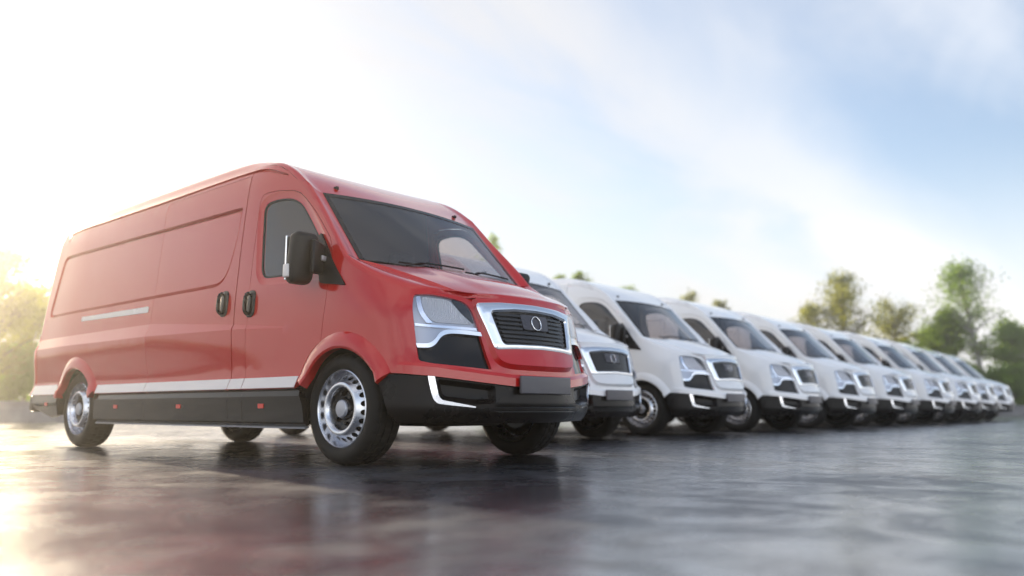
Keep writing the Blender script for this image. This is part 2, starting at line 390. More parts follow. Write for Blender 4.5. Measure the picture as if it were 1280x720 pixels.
def patch(outer, holes=(), lines=(), off=0.0, depth=.02, step=.07, offn=None, surf=Wf, nrm=Wn, skip=None):
    """sheet cut from the wall surface with returned edges"""
    P, T = cdt(outer, holes, lines, step); s, z = P[:, 0], P[:, 1]
    N = nrm(s, z); X = surf(s, z) + N * (off + (offn(s, z) if offn is not None else 0))[..., None] if offn is not None else surf(s, z) + N * off
    mb = MB(); mb.add(X, T)
    if depth:
        E = rim(T); ids = sorted({i for e in E for i in e}); mp = {i: k for k, i in enumerate(ids)}
        E = [e for e in E if not (skip and skip(P[e[0]], P[e[1]]))]
        n0 = len(mb.v); mb.v.extend([tuple(X[i]) for i in ids]); mb.v.extend([tuple(X[i] - N[i] * depth) for i in ids]); m = len(ids)
        mb.f.extend([(n0 + mp[b], n0 + mp[a], n0 + m + mp[a], n0 + m + mp[b]) for a, b in E])
    return mb
def sym(poly):
    """close a right-half outline, given from low s to the centre line and back, over the centre"""
    P = np.asarray([q[:2] for q in poly], float); Q = P[::-1].copy(); Q[:, 0] = 2 * SC - Q[:, 0]; return np.vstack([P, Q])
def s_of_y(y): return float(np.interp(-y, -_c[:, 1], _S))

# arch rings
ARC_F, ARC_R, ARC_Z = .03, -4.07, .36
def arc(cx, r, a0, a1, n=26): return [(cx + r * math.cos(R(a)), ARC_Z + r * math.sin(R(a))) for a in np.linspace(a0, a1, n)]
E_PTS = [(-4.985, 2.235), (-4.2, 2.235), (-3, 2.235), (-2.2, 2.237), (-1.6, 2.240), (-1.32, 2.238), (-1.12, 2.222), (-.96, 2.185), (-.81, 2.11), (-.64, 1.99), (-.53, 1.893), (-.42, 1.79), (-.31, 1.685), (-.20, 1.575), (-.09, 1.457), (0, 1.355), (.08, 1.29), (.25, 1.20), (.46, 1.135), (.63, 1.105), (.78, 1.090), (.91, 1.077), (1.02, 1.058), (1.10, 1.052), (1.2, 1.056), (1.35, 1.063), (SC, 1.068)]
E_PTS = np.array(E_PTS)
# inner shoulder points paired one to one with E_PTS (x, y, z): roof 0..9, windscreen 9..15, bonnet 15..26
N_ROOF, N_WS = 9, 15
def ws_line(t): return (-.495 + .488 * t, .782 + .038 * t, 1.905 - .551 * t)
I_PTS = np.array([(-4.955, .72, 2.335), (-4.2, .72, 2.348), (-3, .72, 2.350), (-2.2, .72, 2.350), (-1.6, .72, 2.342), (-1.32, .72, 2.312), (-1.10, .725, 2.262), (-.90, .738, 2.185), (-.70, .76, 2.068)] + [ws_line(k / 6) for k in range(7)] +
                 [(.11, .765, 1.318), (.26, .725, 1.266), (.42, .685, 1.208), (.54, .65, 1.163), (.625, .618, 1.127), (.680, .580, 1.103), (.715, .53, 1.092), (.742, .46, 1.090), (.767, .37, 1.096), (.785, .19, 1.103), (.792, 0, 1.105)])
C_PTS = np.array([(-4.955, 2.36), (-4.2, 2.372), (-3, 2.374), (-2.2, 2.372), (-1.6, 2.355), (-1.27, 2.305), (-1.03, 2.233), (-.83, 2.148), (-.63, 2.046)] + [(-.42 + .52 * k / 6, 1.922 - .57 * k / 6 + .012 * math.sin(math.pi * k / 6)) for k in range(7)] +
                 [(.20, 1.325), (.33, 1.286), (.47, 1.238), (.59, 1.192), (.68, 1.153), (.74, 1.126), (.778, 1.111), (.792, 1.105)])
def top_row(xe, ye, ze, xc, zc, n=13):
    q = np.linspace(-1, 1, n); return np.stack([xc + (xe - xc) * q ** 2, ye * q, zc + (ze - zc) * q ** 2], 1)

def build_van():
    root = bpy.data.objects.new('panel_van', None); COL.objects.link(root); root.empty_display_size = .3
    parts = {}
    P = M['red']
    # ---------------- wall outlines
    top_rear = [tuple(q) for q in E_PTS[:5]]                    # rear .. x=-1.6
    rz = np.linspace(.50, 2.235, 24)
    rear_edge = [(float(rear_x(z)) + .02, float(z)) for z in rz]
    G = .004
    # door and sliding door outlines
    arc_d = arc(ARC_F, .497, 123, 163.5, 10)
    door_pts = [(-1.09, .505), (-.447, .505)] + arc_d[::-1] + [(-.19, .80), (-.145, 1.10), (-.122, 1.34), (-.135, 1.425), (-.18, 1.508), (-.30, 1.625), (-.413, 1.732), (-.563, 1.860), (-.63, 1.908), (-.705, 1.938), (-.877, 1.966), (-1.023, 1.972), (-1.075, 1.958), (-1.10, 1.90), (-1.096, 1.6)]
    door = np.array(door_pts)
    slide = np.array([(-2.62, .505), (-1.285, .505), (-1.285, 2.155), (-2.62, 2.155)])
    slide = rpoly([(a, b, .04) for a, b in slide])
    win = rpoly([(-1.062, 1.893, .1), (-.87, 1.908, .1), (-.71, 1.884, .12), (-.595, 1.822, .06), (-.17, 1.385, .05), (-.20, 1.275, .06), (-.972, 1.302, .10)], .05, 6)
    # ---------------- body shell (one mesh: rear quarters, cab surround, wings, shoulders)
    body = MB()
    half = MB()
    q_out = rear_edge[::-1] + [(float(rear_x(.5)) + .02, .50), (ARC_R - .462, .50)] + arc(ARC_R, .483, 163.2, 16.8) + [(ARC_R + .462, .50), (-1.283, .50)]
    q_out = q_out + [(-1.283, 2.237)] + [(-1.6, 2.240), (-2.2, 2.237), (-3, 2.235), (-4.2, 2.235), (-4.985, 2.235)]
    half.join(patch(q_out, [inset(slide, -G)], lines_in(-5.3, -1.28), depth=.03, step=.08, skip=lambda a, b: a[1] > 2.23 and b[1] > 2.23))
    low = [(.470, .577), (.535, .572), (.737, .556), (1.048, .522), (1.284, .501), (SC, .498)]
    head = rpoly([(.655, 1.066, .02), (.78, 1.072, .05), (.915, 1.056, .05), (1.02, 1.03, .05), (1.066, .985, .05), (1.10, .826, .05), (1.132, .601, .01), (.74, .633, .05), (.660, .650, .02), (.655, .742, .02)], .03, 5)
    def ys(y): return s_of_y(y)
    gr_o = sym([(SC, .742), (ys(.25), .736, 0), (ys(.375), .728), (ys(.392), .735), (ys(.40), .75), (ys(.43), .86), (ys(.470), .985), (ys(.473), 1.005), (ys(.462), 1.016), (ys(.3), 1.030), (SC, 1.035)][::1])
    front_out = [(-1.275, .50), (-.435, .50)] + arc(ARC_F, .483, 163.2, 27.5) + low + [tuple(q) for q in E_PTS[::-1] if q[0] > -1.27] + [(-1.275, 2.2375)]
    gr_half = np.array([p for p in gr_o if p[0] <= SC + 1e-6])
    # nose block: proud of the wings, bounded by its own outline
    NB = catmull([(1.060, 1.12), (1.076, 1.045), (1.100, .95), (1.124, .869), (1.140, .76), (1.152, .70), (1.172, .652), (1.222, .618), (1.32, .606), (1.45, .603), (SC + .02, .602)], 5)
    nb_poly = np.vstack([NB, [(SC + .05, 1.2), (1.04, 1.2)]])
    nb_in = NB + np.array([[.022, .0]]) * 1.0
    nbd = NB.copy(); tt = np.gradient(NB, axis=0); tt /= np.linalg.norm(tt, axis=1)[:, None]; nbd = NB + np.stack([-tt[:, 1], tt[:, 0]], 1) * .022
    def nose(s, z):
        p = np.stack([s, z], 1); r = np.zeros(len(p)); i = inside(nb_poly, p) & (s > 1.0)
        if i.any(): r[i] = .030 * sst(0, .022, pdist(NB, p[i], closed=False))
        # bumper lip above the black skirt
        lp = np.interp(s, [.366, .535, .737, 1.048, 1.284, SC], [.582, .572, .556, .522, .501, .498])
        r = r + .016 * sst(.072, .052, z - lp) * sst(.45, .60, s)
        return r
    lip1 = np.array([(a, b + .052) for a, b in low]); lip2 = np.array([(a, b + .074) for a, b in low])
    half_front = patch(front_out, [inset(door, -G), head] + [gr_half], lines_in(-1.28, SC) + [NB, nbd, lip1, lip2], depth=.03, step=.055,
                       offn=nose, skip=lambda a, b: (abs(a[0] - SC) < 1e-4 and abs(b[0] - SC) < 1e-4) or (a[1] > 1.04 and b[1] > 1.04 and not inside(inset(door, -.03), np.array([a]))[0] and not inside(inset(head, -.01), np.array([a]))[0] and not inside(inset(gr_half, -.01), np.array([a]))[0]))
    half.join(half_front)
    # ---------------- shoulder strip from wall edge E to inner edge I
    Ew = Wf(E_PTS[:, 0], E_PTS[:, 1]); Nn = Wn(E_PTS[:, 0], E_PTS[:, 1])
    nz = nose(E_PTS[:, 0], E_PTS[:, 1]); Ew = Ew + Nn * nz[:, None]
    I = I_PTS * np.array([1, -1, 1])
    def strip(i0, i1, sub=4, mode='top'):
        Ed = catmull(Ew[i0:i1 + 1], sub); Nd = catmull(Nn[i0:i1 + 1], sub); Id = catmull(I[i0:i1 + 1], sub); rows = []
        tE = np.gradient(Ed, axis=0); tE /= np.linalg.norm(tE, axis=1)[:, None]
        for k in range(len(Ed)):
            e, i = Ed[k], Id[k]; D = i - e; L = np.linalg.norm(D)
            a = np.cross(Nd[k], tE[k]); a /= np.linalg.norm(a); a = a if a @ D > 0 else -a
            if mode == 'hood':
                o = e - i; o[2] = -.25 * np.linalg.norm(o[:2])
            else:
                f = np.clip((i[2] - 1.4) / .8, 0, 1); o = np.array([.0, -1.0, -.13])
            o = o / np.linalg.norm(o)
            c1, c2 = e + a * L * .42, i + o * L * .42
            t = np.linspace(0, 1, 9)[:, None]; rows.append((1 - t) ** 3 * e + 3 * t * (1 - t) ** 2 * c1 + 3 * t * t * (1 - t) * c2 + t ** 3 * i)
        return np.array(rows)
    half.grid(strip(0, N_ROOF), flip=True); half.grid(strip(N_ROOF, N_WS), flip=True)
    # wings: strip ends a little outside and below the bonnet edge, leaving a crease
    hI = I.copy(); k0 = N_WS
    drop = np.interp(np.arange(27), [14, 15, 17, 19, 20, 21, 22, 26], [0, .004, .017, .017, .011, .004, 0, 0])
    outw = Ew - I; outw[:, 2] = 0; outw /= np.linalg.norm(outw, axis=1)[:, None] + 1e-9
    I2 = I + outw * (drop * .7)[:, None]; I2[:, 2] -= drop
    I_save = I; I = I2
    Sg = strip(k0, 26, 5, 'hood'); half.grid(Sg, flip=True)
    Iu = catmull(I_save[k0:27], 5); half.grid(np.stack([Sg[:, -1], Iu], 1), flip=True)
    I = I_save
    # A-pillar foot between windscreen strip end and wing strip start is shared (same stations)
    body.join(half); body.join(half.mirrored())
    # ---------------- rear face with rounded corners
    zr = np.linspace(.50, 2.235, 20); Er = Wf(np.array([float(rear_x(z)) + .02 for z in zr]), zr)
    rows = []
    for k, z in enumerate(zr):
        e = Er[k]; xr = float(rear_x(z)) - .05; i = np.array([xr, e[1] + .09, z]); c = np.array([xr, e[1], z])
        t = np.linspace(0, 1, 6)[:, None]; right = (1 - t) ** 2 * e + 2 * t * (1 - t) * c + t * t * i
        left = right[::-1] * np.array([1, -1, 1]); rows.append(np.vstack([right, left]))
    body.grid(rows)
    # roof rear edge cap
    e0 = strip(0, N_ROOF)[0]; crow = top_row(*I_PTS[0], *C_PTS[0])
    loop = np.vstack([e0, crow[1:-1], (e0 * np.array([1, -1, 1]))[::-1]])
    base = np.array([(float(rear_x(2.235)) - .05, p[1] * .96, 2.235) for p in loop]); body.grid([loop, base])
    o = body.obj('body', P, root, sharp=15, objmat=True); parts['body'] = o
    # ---------------- roof, windscreen, bonnet
    rows = [top_row(*a, *c) for a, c in zip(catmull(I_PTS[0:10], 4), catmull(C_PTS[0:10], 4))]
    mb = MB(); mb.grid(rows, flip=False); mb.obj('roof', P, root, objmat=True)
    rows = [top_row(*a, *c, 17) for a, c in zip(catmull(I_PTS[9:16], 3), catmull(C_PTS[9:16], 3))]
    mb = MB(); mb.grid(rows); ws = mb.obj('windscreen', M['screen'], root)
    # dark ceramic border printed round the glass edge
    fr = MB(); A = np.array(rows); nrm = np.array([.75, 0, .66])
    e1 = A[:, 0] + (A[:, 1] - A[:, 0]) * .35; e2 = A[:, -1] + (A[:, -2] - A[:, -1]) * .35
    fr.grid(A[:2] + nrm * .003); fr.grid(np.stack([A[:, 0], e1], 1) + nrm * .003); fr.grid(np.stack([e2, A[:, -1]], 1) + nrm * .003)
    fr.obj('glass_border', M['gloss_black'], ws)
    hi = I_PTS[15:24].copy(); hc = C_PTS[15:24].copy(); hi[0, 2] -= .012; hc[0, 1] -= .012
    rows = []
    for a, c in zip(catmull(hi, 4), catmull(hc, 4)):
        r_ = top_row(*a, *c, 25); q = np.abs(np.linspace(-1, 1, 25))
        r_[:, 2] += .012 * sst(.62, .50, q) * sst(-.1, .2, c[0]) * sst(.80, .6, c[0])
        rows.append(r_)
    # nose lip of the bonnet: last rows follow the front stations
    last = rows[-1]
    mb = MB(); mb.grid(rows)
    xf = catmull(I_save[23:27], 4); xf = np.vstack([xf, (xf * np.array([1, -1, 1]))[::-1][1:]])
    ln = np.array([[np.interp(p[1], last[:, 1], last[:, k]) if k != 1 else p[1] for k in range(3)] for p in xf])
    mb.grid([ln, xf])
    mb.obj('bonnet', P, root, objmat=True)
    # cowl panel and wipers
    cw = MB(); b0 = top_row(*I_PTS[15], *C_PTS[15], 17); c0 = b0 + np.array([.035, 0, -.022]); c1 = b0 + np.array([-.03, 0, -.02])
    cw.grid([c1, c0]); cw.obj('cowl', M['black'], root)
    wsr = [top_row(*a_, *c_, 41) for a_, c_ in zip(catmull(I_PTS[9:16], 4), catmull(C_PTS[9:16], 4))]
    for y0, y1 in ((-.52, .10), (.08, .66)):
        wp = MB(); pts = []
        for k in range(9):
            t = k / 8; y = y0 + (y1 - y0) * t; row = wsr[-1 - int(round(1.4 * t))]; j = np.argmin(np.abs(row[:, 1] - y)); pts.append(tuple(row[j] + np.array([.012, 0, .012])))
        wp.tube(pts, .007, 6); wp.tube([(pts[0][0] + .04, y0 + .02, pts[0][2] - .025), tuple(np.array(pts[2]) + (.01, 0, .012)), pts[4]], .006, 6)
        wp.obj('wiper', M['black'], root)
    # roof marker lamps
    for sy in (-1, 1):
        mk = MB(); pm_ = top_row(*(I_PTS[8] * .45 + I_PTS[9] * .55), *(C_PTS[8] * .45 + C_PTS[9] * .55), 41)[4 if sy < 0 else 36]; mk.rbox(tuple(pm_ + np.array([.004, 0, .006])), (.02, .013, .012), .006, 8, 6); mk.obj('marker_lamp', M['black'], root)
    # ---------------- doors
    for side in (1, -1):
        def put(mb, *a, **k): return (mb if side == 1 else mb.mirrored()).obj(*a, **k)
        bulge = lambda s, z: -.010 * sst(.055, .02, pdist(win, np.stack([s, z], 1)))
        d = put(patch(door, [win], lines_in(-1.28, 0) + [np.vstack([inset(win, -.03), inset(win, -.03)[:1]]), np.vstack([inset(win, -.055), inset(win, -.055)[:1]])], depth=.03, step=.055, offn=bulge), 'front_door', P, root, objmat=True, sharp=15)
        put(patch(inset(win, -.004), off=-.018, depth=0, step=.08), 'window', M['glass'], d)
        g = inset(win, .014); put(patch(win, [g], off=-.012, depth=.012, step=.04), 'window_seal', M['black'], d)
        sd = put(patch(slide, [], lines_in(-2.62, -1.28), depth=.03, step=.08), 'side_door', P, root, objmat=True, sharp=15)
        for host, hs, hz in ((sd, -1.435, 1.155), (d, -1.058, 1.125)):
            hb = MB(); out = rpoly([(hs - .062, hz - .10, .05), (hs + .052, hz - .10, .05), (hs + .062, hz + .10, .05), (hs - .052, hz + .10, .05)], .05, 5)
            hb.join(patch(out, off=.004, depth=.012, step=.03, offn=lambda s, z: .010 * sst(0, .02, pdist(out, np.stack([s, z], 1)))))
            p0 = [Wf(hs - .008, hz + dz) + Wn(hs, hz) * o_ for dz, o_ in ((-.078, .02), (-.05, .045), (.05, .045), (.078, .02))]
            hb.tube([tuple(p) for p in catmull(p0, 3)], .015, 8)
            h = put(hb, 'handle', M['gloss_black'], host)
            cb = MB()
            for dz in (-.082, .082):
                c = Wf(hs - .01, hz + dz) + Wn(hs, hz) * .022; cb.rbox(tuple(c), (.022, .008, .014), .006, 8, 6)
        # pale sliding door rail
        put(patch(rpoly([(-4.085, 1.205), (-2.69, 1.185), (-2.69, 1.238), (-4.085, 1.247)], .012), off=.004, depth=.012, step=.1), 'door_rail', M['rail'], root)
        # side mirror
        mm = MB()
        tri = rpoly([(-.31, 1.530, .02), (-.285, 1.555, .01), (.052, 1.155, .02), (-.22, 1.195, .03)], .02)
        mm.join(patch(tri, off=.010, depth=.022, step=.04))
        hc = (-.255, -1.105, 1.350)
        def tf(v): return (v[0] * (1 - .0 * v[2]) + .03 * (v[2] / .17), v[1] * (1 + .06 * v[2] / .17), v[2])
        mm.rbox(hc, (.060, .092, .172), .05, 20, 14, tf)
        mm.rbox((-.20, -1.0, 1.355), (.026, .10, .105), .02, 12, 8, lambda v: (v[0] - v[1] * .5, v[1], v[2] * (1 - v[1] * 1.2)))
        mo = put(mm, 'side_mirror', M['black'], root, sharp=40)
        mg = MB(); mg.rbox((hc[0] - .058, hc[1] - .008, hc[2]), (.008, .08, .15), .006, 12, 8); put(mg, 'mirror_glass', M['chrome'], mo)
        mi = MB(); mi.rbox((hc[0] - .035, hc[1] - .09, hc[2] - .09), (.03, .012, .045), .01, 10, 8); put(mi, 'indicator_lamp', M['rail'], mo)
        ml = MB(); ml.rbox((-.172, -.985, 1.355), (.012, .030, .018), .008, 10, 8, lambda v: (v[0] - v[1] * .5, v[1], v[2])); put(ml, 'arm_slot_inset', M['rail'], mo)  # pale inset added in place of the bright slot in the mirror arm
        # sill cladding
        cl = rpoly([(-3.63, .24, .01), (-.33, .24, .01), (-.345, .40, .05), (-.41, .497, .01), (-3.60, .497, .01)], .01, 3)
        co = lambda s, z: np.interp(z, [.24, .27, .445, .455, .497], [-.01, .004, .006, .002, -.030])
        ck = put(patch(cl, [], [np.array([(-3.7, q), (-.2, q)]) for q in (.445, .455, .27)], off=0, depth=.05, step=.09, offn=co), 'sill_cladding', M['gloss_black'], root, sharp=20)
        for ss in (-3.153, -2.014, -.834):
            put(patch(rpoly([(ss - .035, .364), (ss + .035, .364), (ss + .035, .396), (ss - .035, .396)], .006), off=.010, depth=.01, step=.05), 'reflector', M['amber_red'], ck)
        for ss in (-2.62, -1.285, -1.09):
            put(patch(np.array([(ss - .004, .25), (ss + .004, .25), (ss + .004, .49), (ss - .004, .49)]), off=.0005, depth=0, step=.05, offn=co), 'panel_gap', M['dark'], ck)
        put(patch(np.array([(-3.62, .228), (-.34, .228), (-.34, .240), (-3.62, .240)]), off=.004, depth=.03, step=.2), 'sill_strip', M['grey'], root)
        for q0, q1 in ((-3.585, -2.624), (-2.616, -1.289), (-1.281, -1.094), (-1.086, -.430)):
            put(patch(np.array([(q0, .503), (q1, .503), (q1 if q1 < -.5 else -.424, .578), (q0 if q0 > -3.5 else -3.60, .578)]), [], [], off=.003, depth=.006, step=.12), 'sill_sheen', M['rail'], root)  # sky reflection on the sill chamfer, painted as a pale strip
        put(patch(np.array([(-5.25, .503), (-4.535, .503), (-4.56, .60), (-5.24, .60)]), off=.003, depth=.006, step=.12), 'sill_sheen', M['rail'], root)  # same painted reflection behind the rear wheel
        # rear bumper corner
        rb = rpoly([(-5.25, .50, .01), (-5.27, .44, .02), (-5.12, .36, .05), (-4.62, .27, .03), (-4.48, .30, .02), (-4.51, .497, .01)], .02)
        r_ = put(patch(rb, off=.0, depth=.05, step=.06, offn=lambda s, z: np.interp(z, [.24, .45, .497], [.0, .004, -.02])), 'rear_bumper_corner', M['gloss_black'], root)
        put(patch(rpoly([(-4.83, .392), (-4.76, .392), (-4.76, .424), (-4.83, .424)], .006), off=.008, depth=.01, step=.05), 'reflector', M['amber_red'], r_)
        put(patch(rpoly([(-5.235, .62), (-5.19, .62), (-5.13, 1.02), (-5.185, 1.02)], .012), off=.003, depth=.01, step=.06), 'tail_lamp', M['amber_red'], root)
        # wheel arch flares
        for cx in (ARC_F, ARC_R):
            a0, a1 = (27, 154) if cx == ARC_F else (20, 160)
            ring = np.array(arc(cx, .497, a0, a1, 40) + arc(cx, .385, a1 + 4, a0 - 4, 36))
            fl = lambda s, z, cx=cx: np.interp(np.hypot(s - cx, z - ARC_Z), [.385, .40, .44, .485, .497], [.026, .034, .028, .006, -.004])
            mids = [np.array(arc(cx, r_, a0 - 6, a1 + 6, 40)) for r_ in (.40, .44, .485)]
            put(patch(ring, [], mids, depth=.06, step=.05, offn=fl), 'wheel_arch', P, root, objmat=True, sharp=35)
            # inner wheel housing
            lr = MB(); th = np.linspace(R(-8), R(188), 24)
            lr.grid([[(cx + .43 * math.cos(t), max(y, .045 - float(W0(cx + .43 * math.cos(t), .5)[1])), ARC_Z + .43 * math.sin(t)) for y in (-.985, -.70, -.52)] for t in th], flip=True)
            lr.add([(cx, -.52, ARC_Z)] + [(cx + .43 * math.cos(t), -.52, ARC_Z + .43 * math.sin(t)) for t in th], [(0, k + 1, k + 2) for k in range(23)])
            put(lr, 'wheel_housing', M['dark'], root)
        # headlamp unit
        S_up = catmull([(.655, .752), (.70, .751), (.739, .754), (.778, .775), (.824, .822), (.881, .842), (.98, .842), (1.102, .834)], 5)
        up = np.vstack([S_up, [(1.066, .985), (1.02, 1.03), (.915, 1.056), (.78, 1.072), (.655, 1.066)]])
        lens = rpoly([(.712, 1.060, .03), (.92, 1.047, .05), (1.0, .955, .03), (1.068, .890, .02), (.80, .896, .05), (.752, .935, .06)], .04, 5)
        hl = put(patch(up, [inset(lens, .002)], off=-.020, depth=.02, step=.04), 'headlamp', M['grey'], root)
        put(patch(lens, off=-.014, depth=.01, step=.03, offn=lambda s, z: -.02 * sst(0, .05, pdist(lens, np.stack([s, z], 1)))), 'reflector_bowl', M['reflector'], hl)
        put(patch(rpoly([(.925, 1.052, .02), (1.015, 1.026, .03), (1.06, .98, .03), (1.074, .895, .01), (1.005, .955, .03)], .02), off=-.010, depth=.01, step=.03), 'lamp_surround', M['gloss_black'], hl)
        put(patch(np.vstack([catmull([(.66, .885), (.76, .878), (1.084, .868)], 3), catmull([(1.086, .850), (.76, .862), (.66, .868)], 3)]), off=-.008, depth=.01, step=.05), 'lamp_trim', M['chrome'], hl)
        put(patch(np.vstack([[(.675, 1.055), (.71, 1.062)], [(.735, .96), (.78, .90), (.80, .885), (.75, .887), (.70, .96)]])[::-1] if False else rpoly([(.672, 1.055), (.705, 1.060), (.742, .940, .05), (.79, .888), (.745, .886), (.705, .94, .04)], .01), off=-.006, depth=.01, step=.04), 'lamp_trim', M['chrome'], hl)
        put(patch(inset(up, -.002), off=-.002, depth=0, step=.05), 'lens', M['lens'], hl)
        # chrome blade and dark intake below the lamp
        S_lo = S_up + np.array([[.006, -.022]]); blade = np.vstack([S_up + [[0, .004]], S_lo[::-1]])
        put(patch(blade, off=.006, depth=.03, step=.03), 'chrome_blade', M['chrome'], hl)
        it = np.vstack([S_lo, [(1.135, .600), (.74, .632), (.66, .650)]])
        put(patch(it, off=-.028, depth=0, step=.05), 'air_intake', M['gloss_black'], root)
    # ---------------- grille
    gi = sym([(SC, .772), (ys(.22), .768), (ys(.315), .764), (ys(.330), .775), (ys(.362), .90), (ys(.374), .955), (ys(.366), .966), (ys(.2), .984), (SC, .989)])
    flat = lambda o_: (lambda s, z: np.full(len(s), o_))
    nosef = lambda s, z: np.full(len(s), .032)
    go = rpoly([(a, b, .018) for a, b in gr_o], .018, 3); gi = rpoly([(a, b, .014) for a, b in gi], .014, 3)
    gl = patch(inset(gi, -.01), off=.006, depth=0, step=.06).obj('grille', M['gloss_black'], root)
    patch(inset(go, -.004), [gi], [np.vstack([inset(gi, -.012), inset(gi, -.012)[:1]]), np.vstack([inset(go, .012), inset(go, .012)[:1]])], off=.030, depth=.045, step=.05,
          offn=lambda s, z: .012 * sst(0, .014, np.minimum(pdist(go, np.stack([s, z], 1)), pdist(gi, np.stack([s, z], 1))))).obj('grille_frame', M['chrome'], gl)
    for k in range(7):
        z = .782 + k * .0285; yw = float(np.interp(z, [.77, .99], [.300, .345]))
        if k < 3: patch(rpoly([(ys(yw), z), (2 * SC - ys(yw), z), (2 * SC - ys(yw), z + .014), (ys(yw), z + .014)], .004), off=.018, depth=.014, step=.06).obj('grille_slat', M['slat'], gl)
        else:
            for q in (0, 1):
                a_, b_ = (ys(yw), ys(.135)) if q == 0 else (2 * SC - ys(.135), 2 * SC - ys(yw))
                patch(rpoly([(a_, z), (b_, z), (b_, z + .014), (a_, z + .014)], .004), off=.018, depth=.014, step=.06).obj('grille_slat', M['slat'], gl)
    patch(rpoly([(ys(.128), .872), (2 * SC - ys(.128), .872), (2 * SC - ys(.138), .972), (ys(.138), .972)], .02, 4), off=.020, depth=.02, step=.05).obj('reflection_plate', M['reflection'], gl)  # reflection in the grille shaped as a grey plate
    # ring emblem
    em = MB(); cN = Wn(np.array(SC), np.array(.885)); cP = Wf(np.array(SC), np.array(.918)) + cN * .026
    ax = Vector(cN); a1 = Vector((0, 1, 0)); a2 = ax.cross(a1).normalized()
    rows = []
    for i in range(40):
        t = 2 * math.pi * i / 40; c = Vector(cP) + (a1 * math.cos(t) + a2 * math.sin(t)) * .047; rd = (a1 * math.cos(t) + a2 * math.sin(t))
        rows.append([tuple(c + rd * math.cos(2 * math.pi * j / 8) * .0038 + ax * math.sin(2 * math.pi * j / 8) * .004) for j in range(8)])
    rows.append(rows[0]); em.grid(rows, closed=True); em.obj('ring_emblem', M['chrome'], gl)
    # ---------------- front bumper skirt
    lowf = [(.36, .578)] + low[1:]
    sk = [(.505, .262), (.56, .262), (.66, .266), (.9, .268), (1.2, .262), (SC, .260)]
    outl = sym([(SC, .260)][:0] + [(.395, .50), (.44, .40), (.475, .30)] + sk)     # lower edge
    top = sym([(.362, .574), (.45, .571), (.535, .566), (.737, .550), (1.048, .516), (1.284, .495), (SC, .492)])
    lower = np.array([(.395, .50), (.44, .40), (.478, .30)] + sk)
    lr_ = np.vstack([lower, np.stack([2 * SC - lower[::-1][1:, 0], lower[::-1][1:, 1]], 1)])
    tp = np.array([(.362, .574), (.45, .571), (.535, .566), (.737, .550), (1.048, .516), (1.284, .495), (SC, .492)])
    tp_ = np.vstack([tp, np.stack([2 * SC - tp[::-1][1:, 0], tp[::-1][1:, 1]], 1)])
    poly = np.vstack([lr_, tp_[::-1]])
    fog_r = rpoly([(.765, .540, .02), (.782, .44, .03), (.815, .405, .05), (1.02, .385, .03), (1.16, .39, .02), (1.16, .50, .02)], .03, 5)
    fog_l = fog_r[::-1].copy(); fog_l[:, 0] = 2 * SC - fog_l[:, 0]
    def bo(s, z):
        p = np.stack([s, z], 1); r = np.interp(z, [.26, .30, .36, .40, .45], [-.02, .0, .012, .012, .0])
        for fg in (fog_r, fog_l):
            i = inside(fg, p)
            if i.any(): r[i] -= .05 * sst(0, .03, pdist(fg, p[i]))
        # crease grooves across the centre
        for zz in (.345, .372):
            r = r - .006 * np.exp(-((z - zz) / .006) ** 2) * (np.abs(s - SC) < .42)
        return r
    ll = []
    for fg in (fog_r, fog_l):
        for q in (fg, inset(fg, .03)): ll.append(np.vstack([q, q[:1]]))
    for q in (.30, .339, .345, .351, .366, .372, .378, .40, .45): ll.append(np.array([(.45, q), (2 * SC - .45, q)]))
    bp = patch(poly, [], ll, depth=.06, step=.055, offn=bo).obj('front_bumper', M['satin_black'], root, sharp=28)
    for sgn in (1, -1):
        cL = np.vstack([catmull([(.712, .556), (.725, .49), (.742, .430), (.760, .404), (.800, .388), (1.015, .366)], 5), catmull([(1.015, .374), (.825, .408), (.795, .418), (.778, .440), (.765, .49), (.752, .553)], 5)])
        mb = patch(cL, off=.016, depth=.03, step=.03); (mb if sgn == 1 else mb.mirrored()).obj('chrome_trim', M['chrome'], bp)
    pl = sym([(ys(.258), .452), (SC, .452), (SC, .452)][:1]); y0, y1 = ys(.258), 2 * SC - ys(.258)
    pm = MB(); pm.rbox((.935, 0, .511), (.012, .257, .057), .008, 16, 8); pm.obj('number_plate', M['plate'], bp)
    pb = MB(); pb.rbox((.915, 0, .511), (.016, .235, .045), .008, 12, 8); pb.obj('plate_holder', M['black'], bp)
    # rear bumper behind the rear face
    rbm = MB(); rbm.rbox((-5.36, 0, .42), (.07, .93, .09), .04, 20, 10); rbm.obj('rear_bumper', M['black'], root)
    # ---------------- underbody
    ub = MB(); ub.box((-5.1, -.50, .34), (.45, .50, .48)); ub.box((-3.55, -.93, .30), (-.5, .93, .47)); ub.box((-5.15, -.90, .38), (-4.58, .90, .47)); ub.obj('chassis', M['dark'], root)
    ax_ = MB()
    ax_.tube([(0, -.75, .34), (0, .75, .34)], .045, 10); ax_.rbox((.05, 0, .30), (.22, .35, .06), .04, 12, 8); ax_.obj('axle', M['black'], root)
    ax_ = MB(); ax_.tube([(-4.1, -.75, .34), (-4.1, .75, .34)], .045, 10); ax_.rbox((-4.1, 0, .33), (.14, .16, .12), .08, 12, 8); ax_.obj('axle', M['black'], root)
    # ---------------- cab interior
    cb = MB(); cb.add([(-1.14, -.94, .5), (-1.14, .94, .5), (-1.14, .90, 1.5), (-1.14, .84, 2.12), (-1.14, .6, 2.2), (-1.14, -.6, 2.2), (-1.14, -.84, 2.12), (-1.14, -.90, 1.5)], [tuple(range(8))]); cb.box((-1.13, -.92, .50), (-.45, .92, .54)); cb.box((-.452, -.50, .50), (.45, .50, .541)); cb.obj('cab_partition', M['liner'], root)
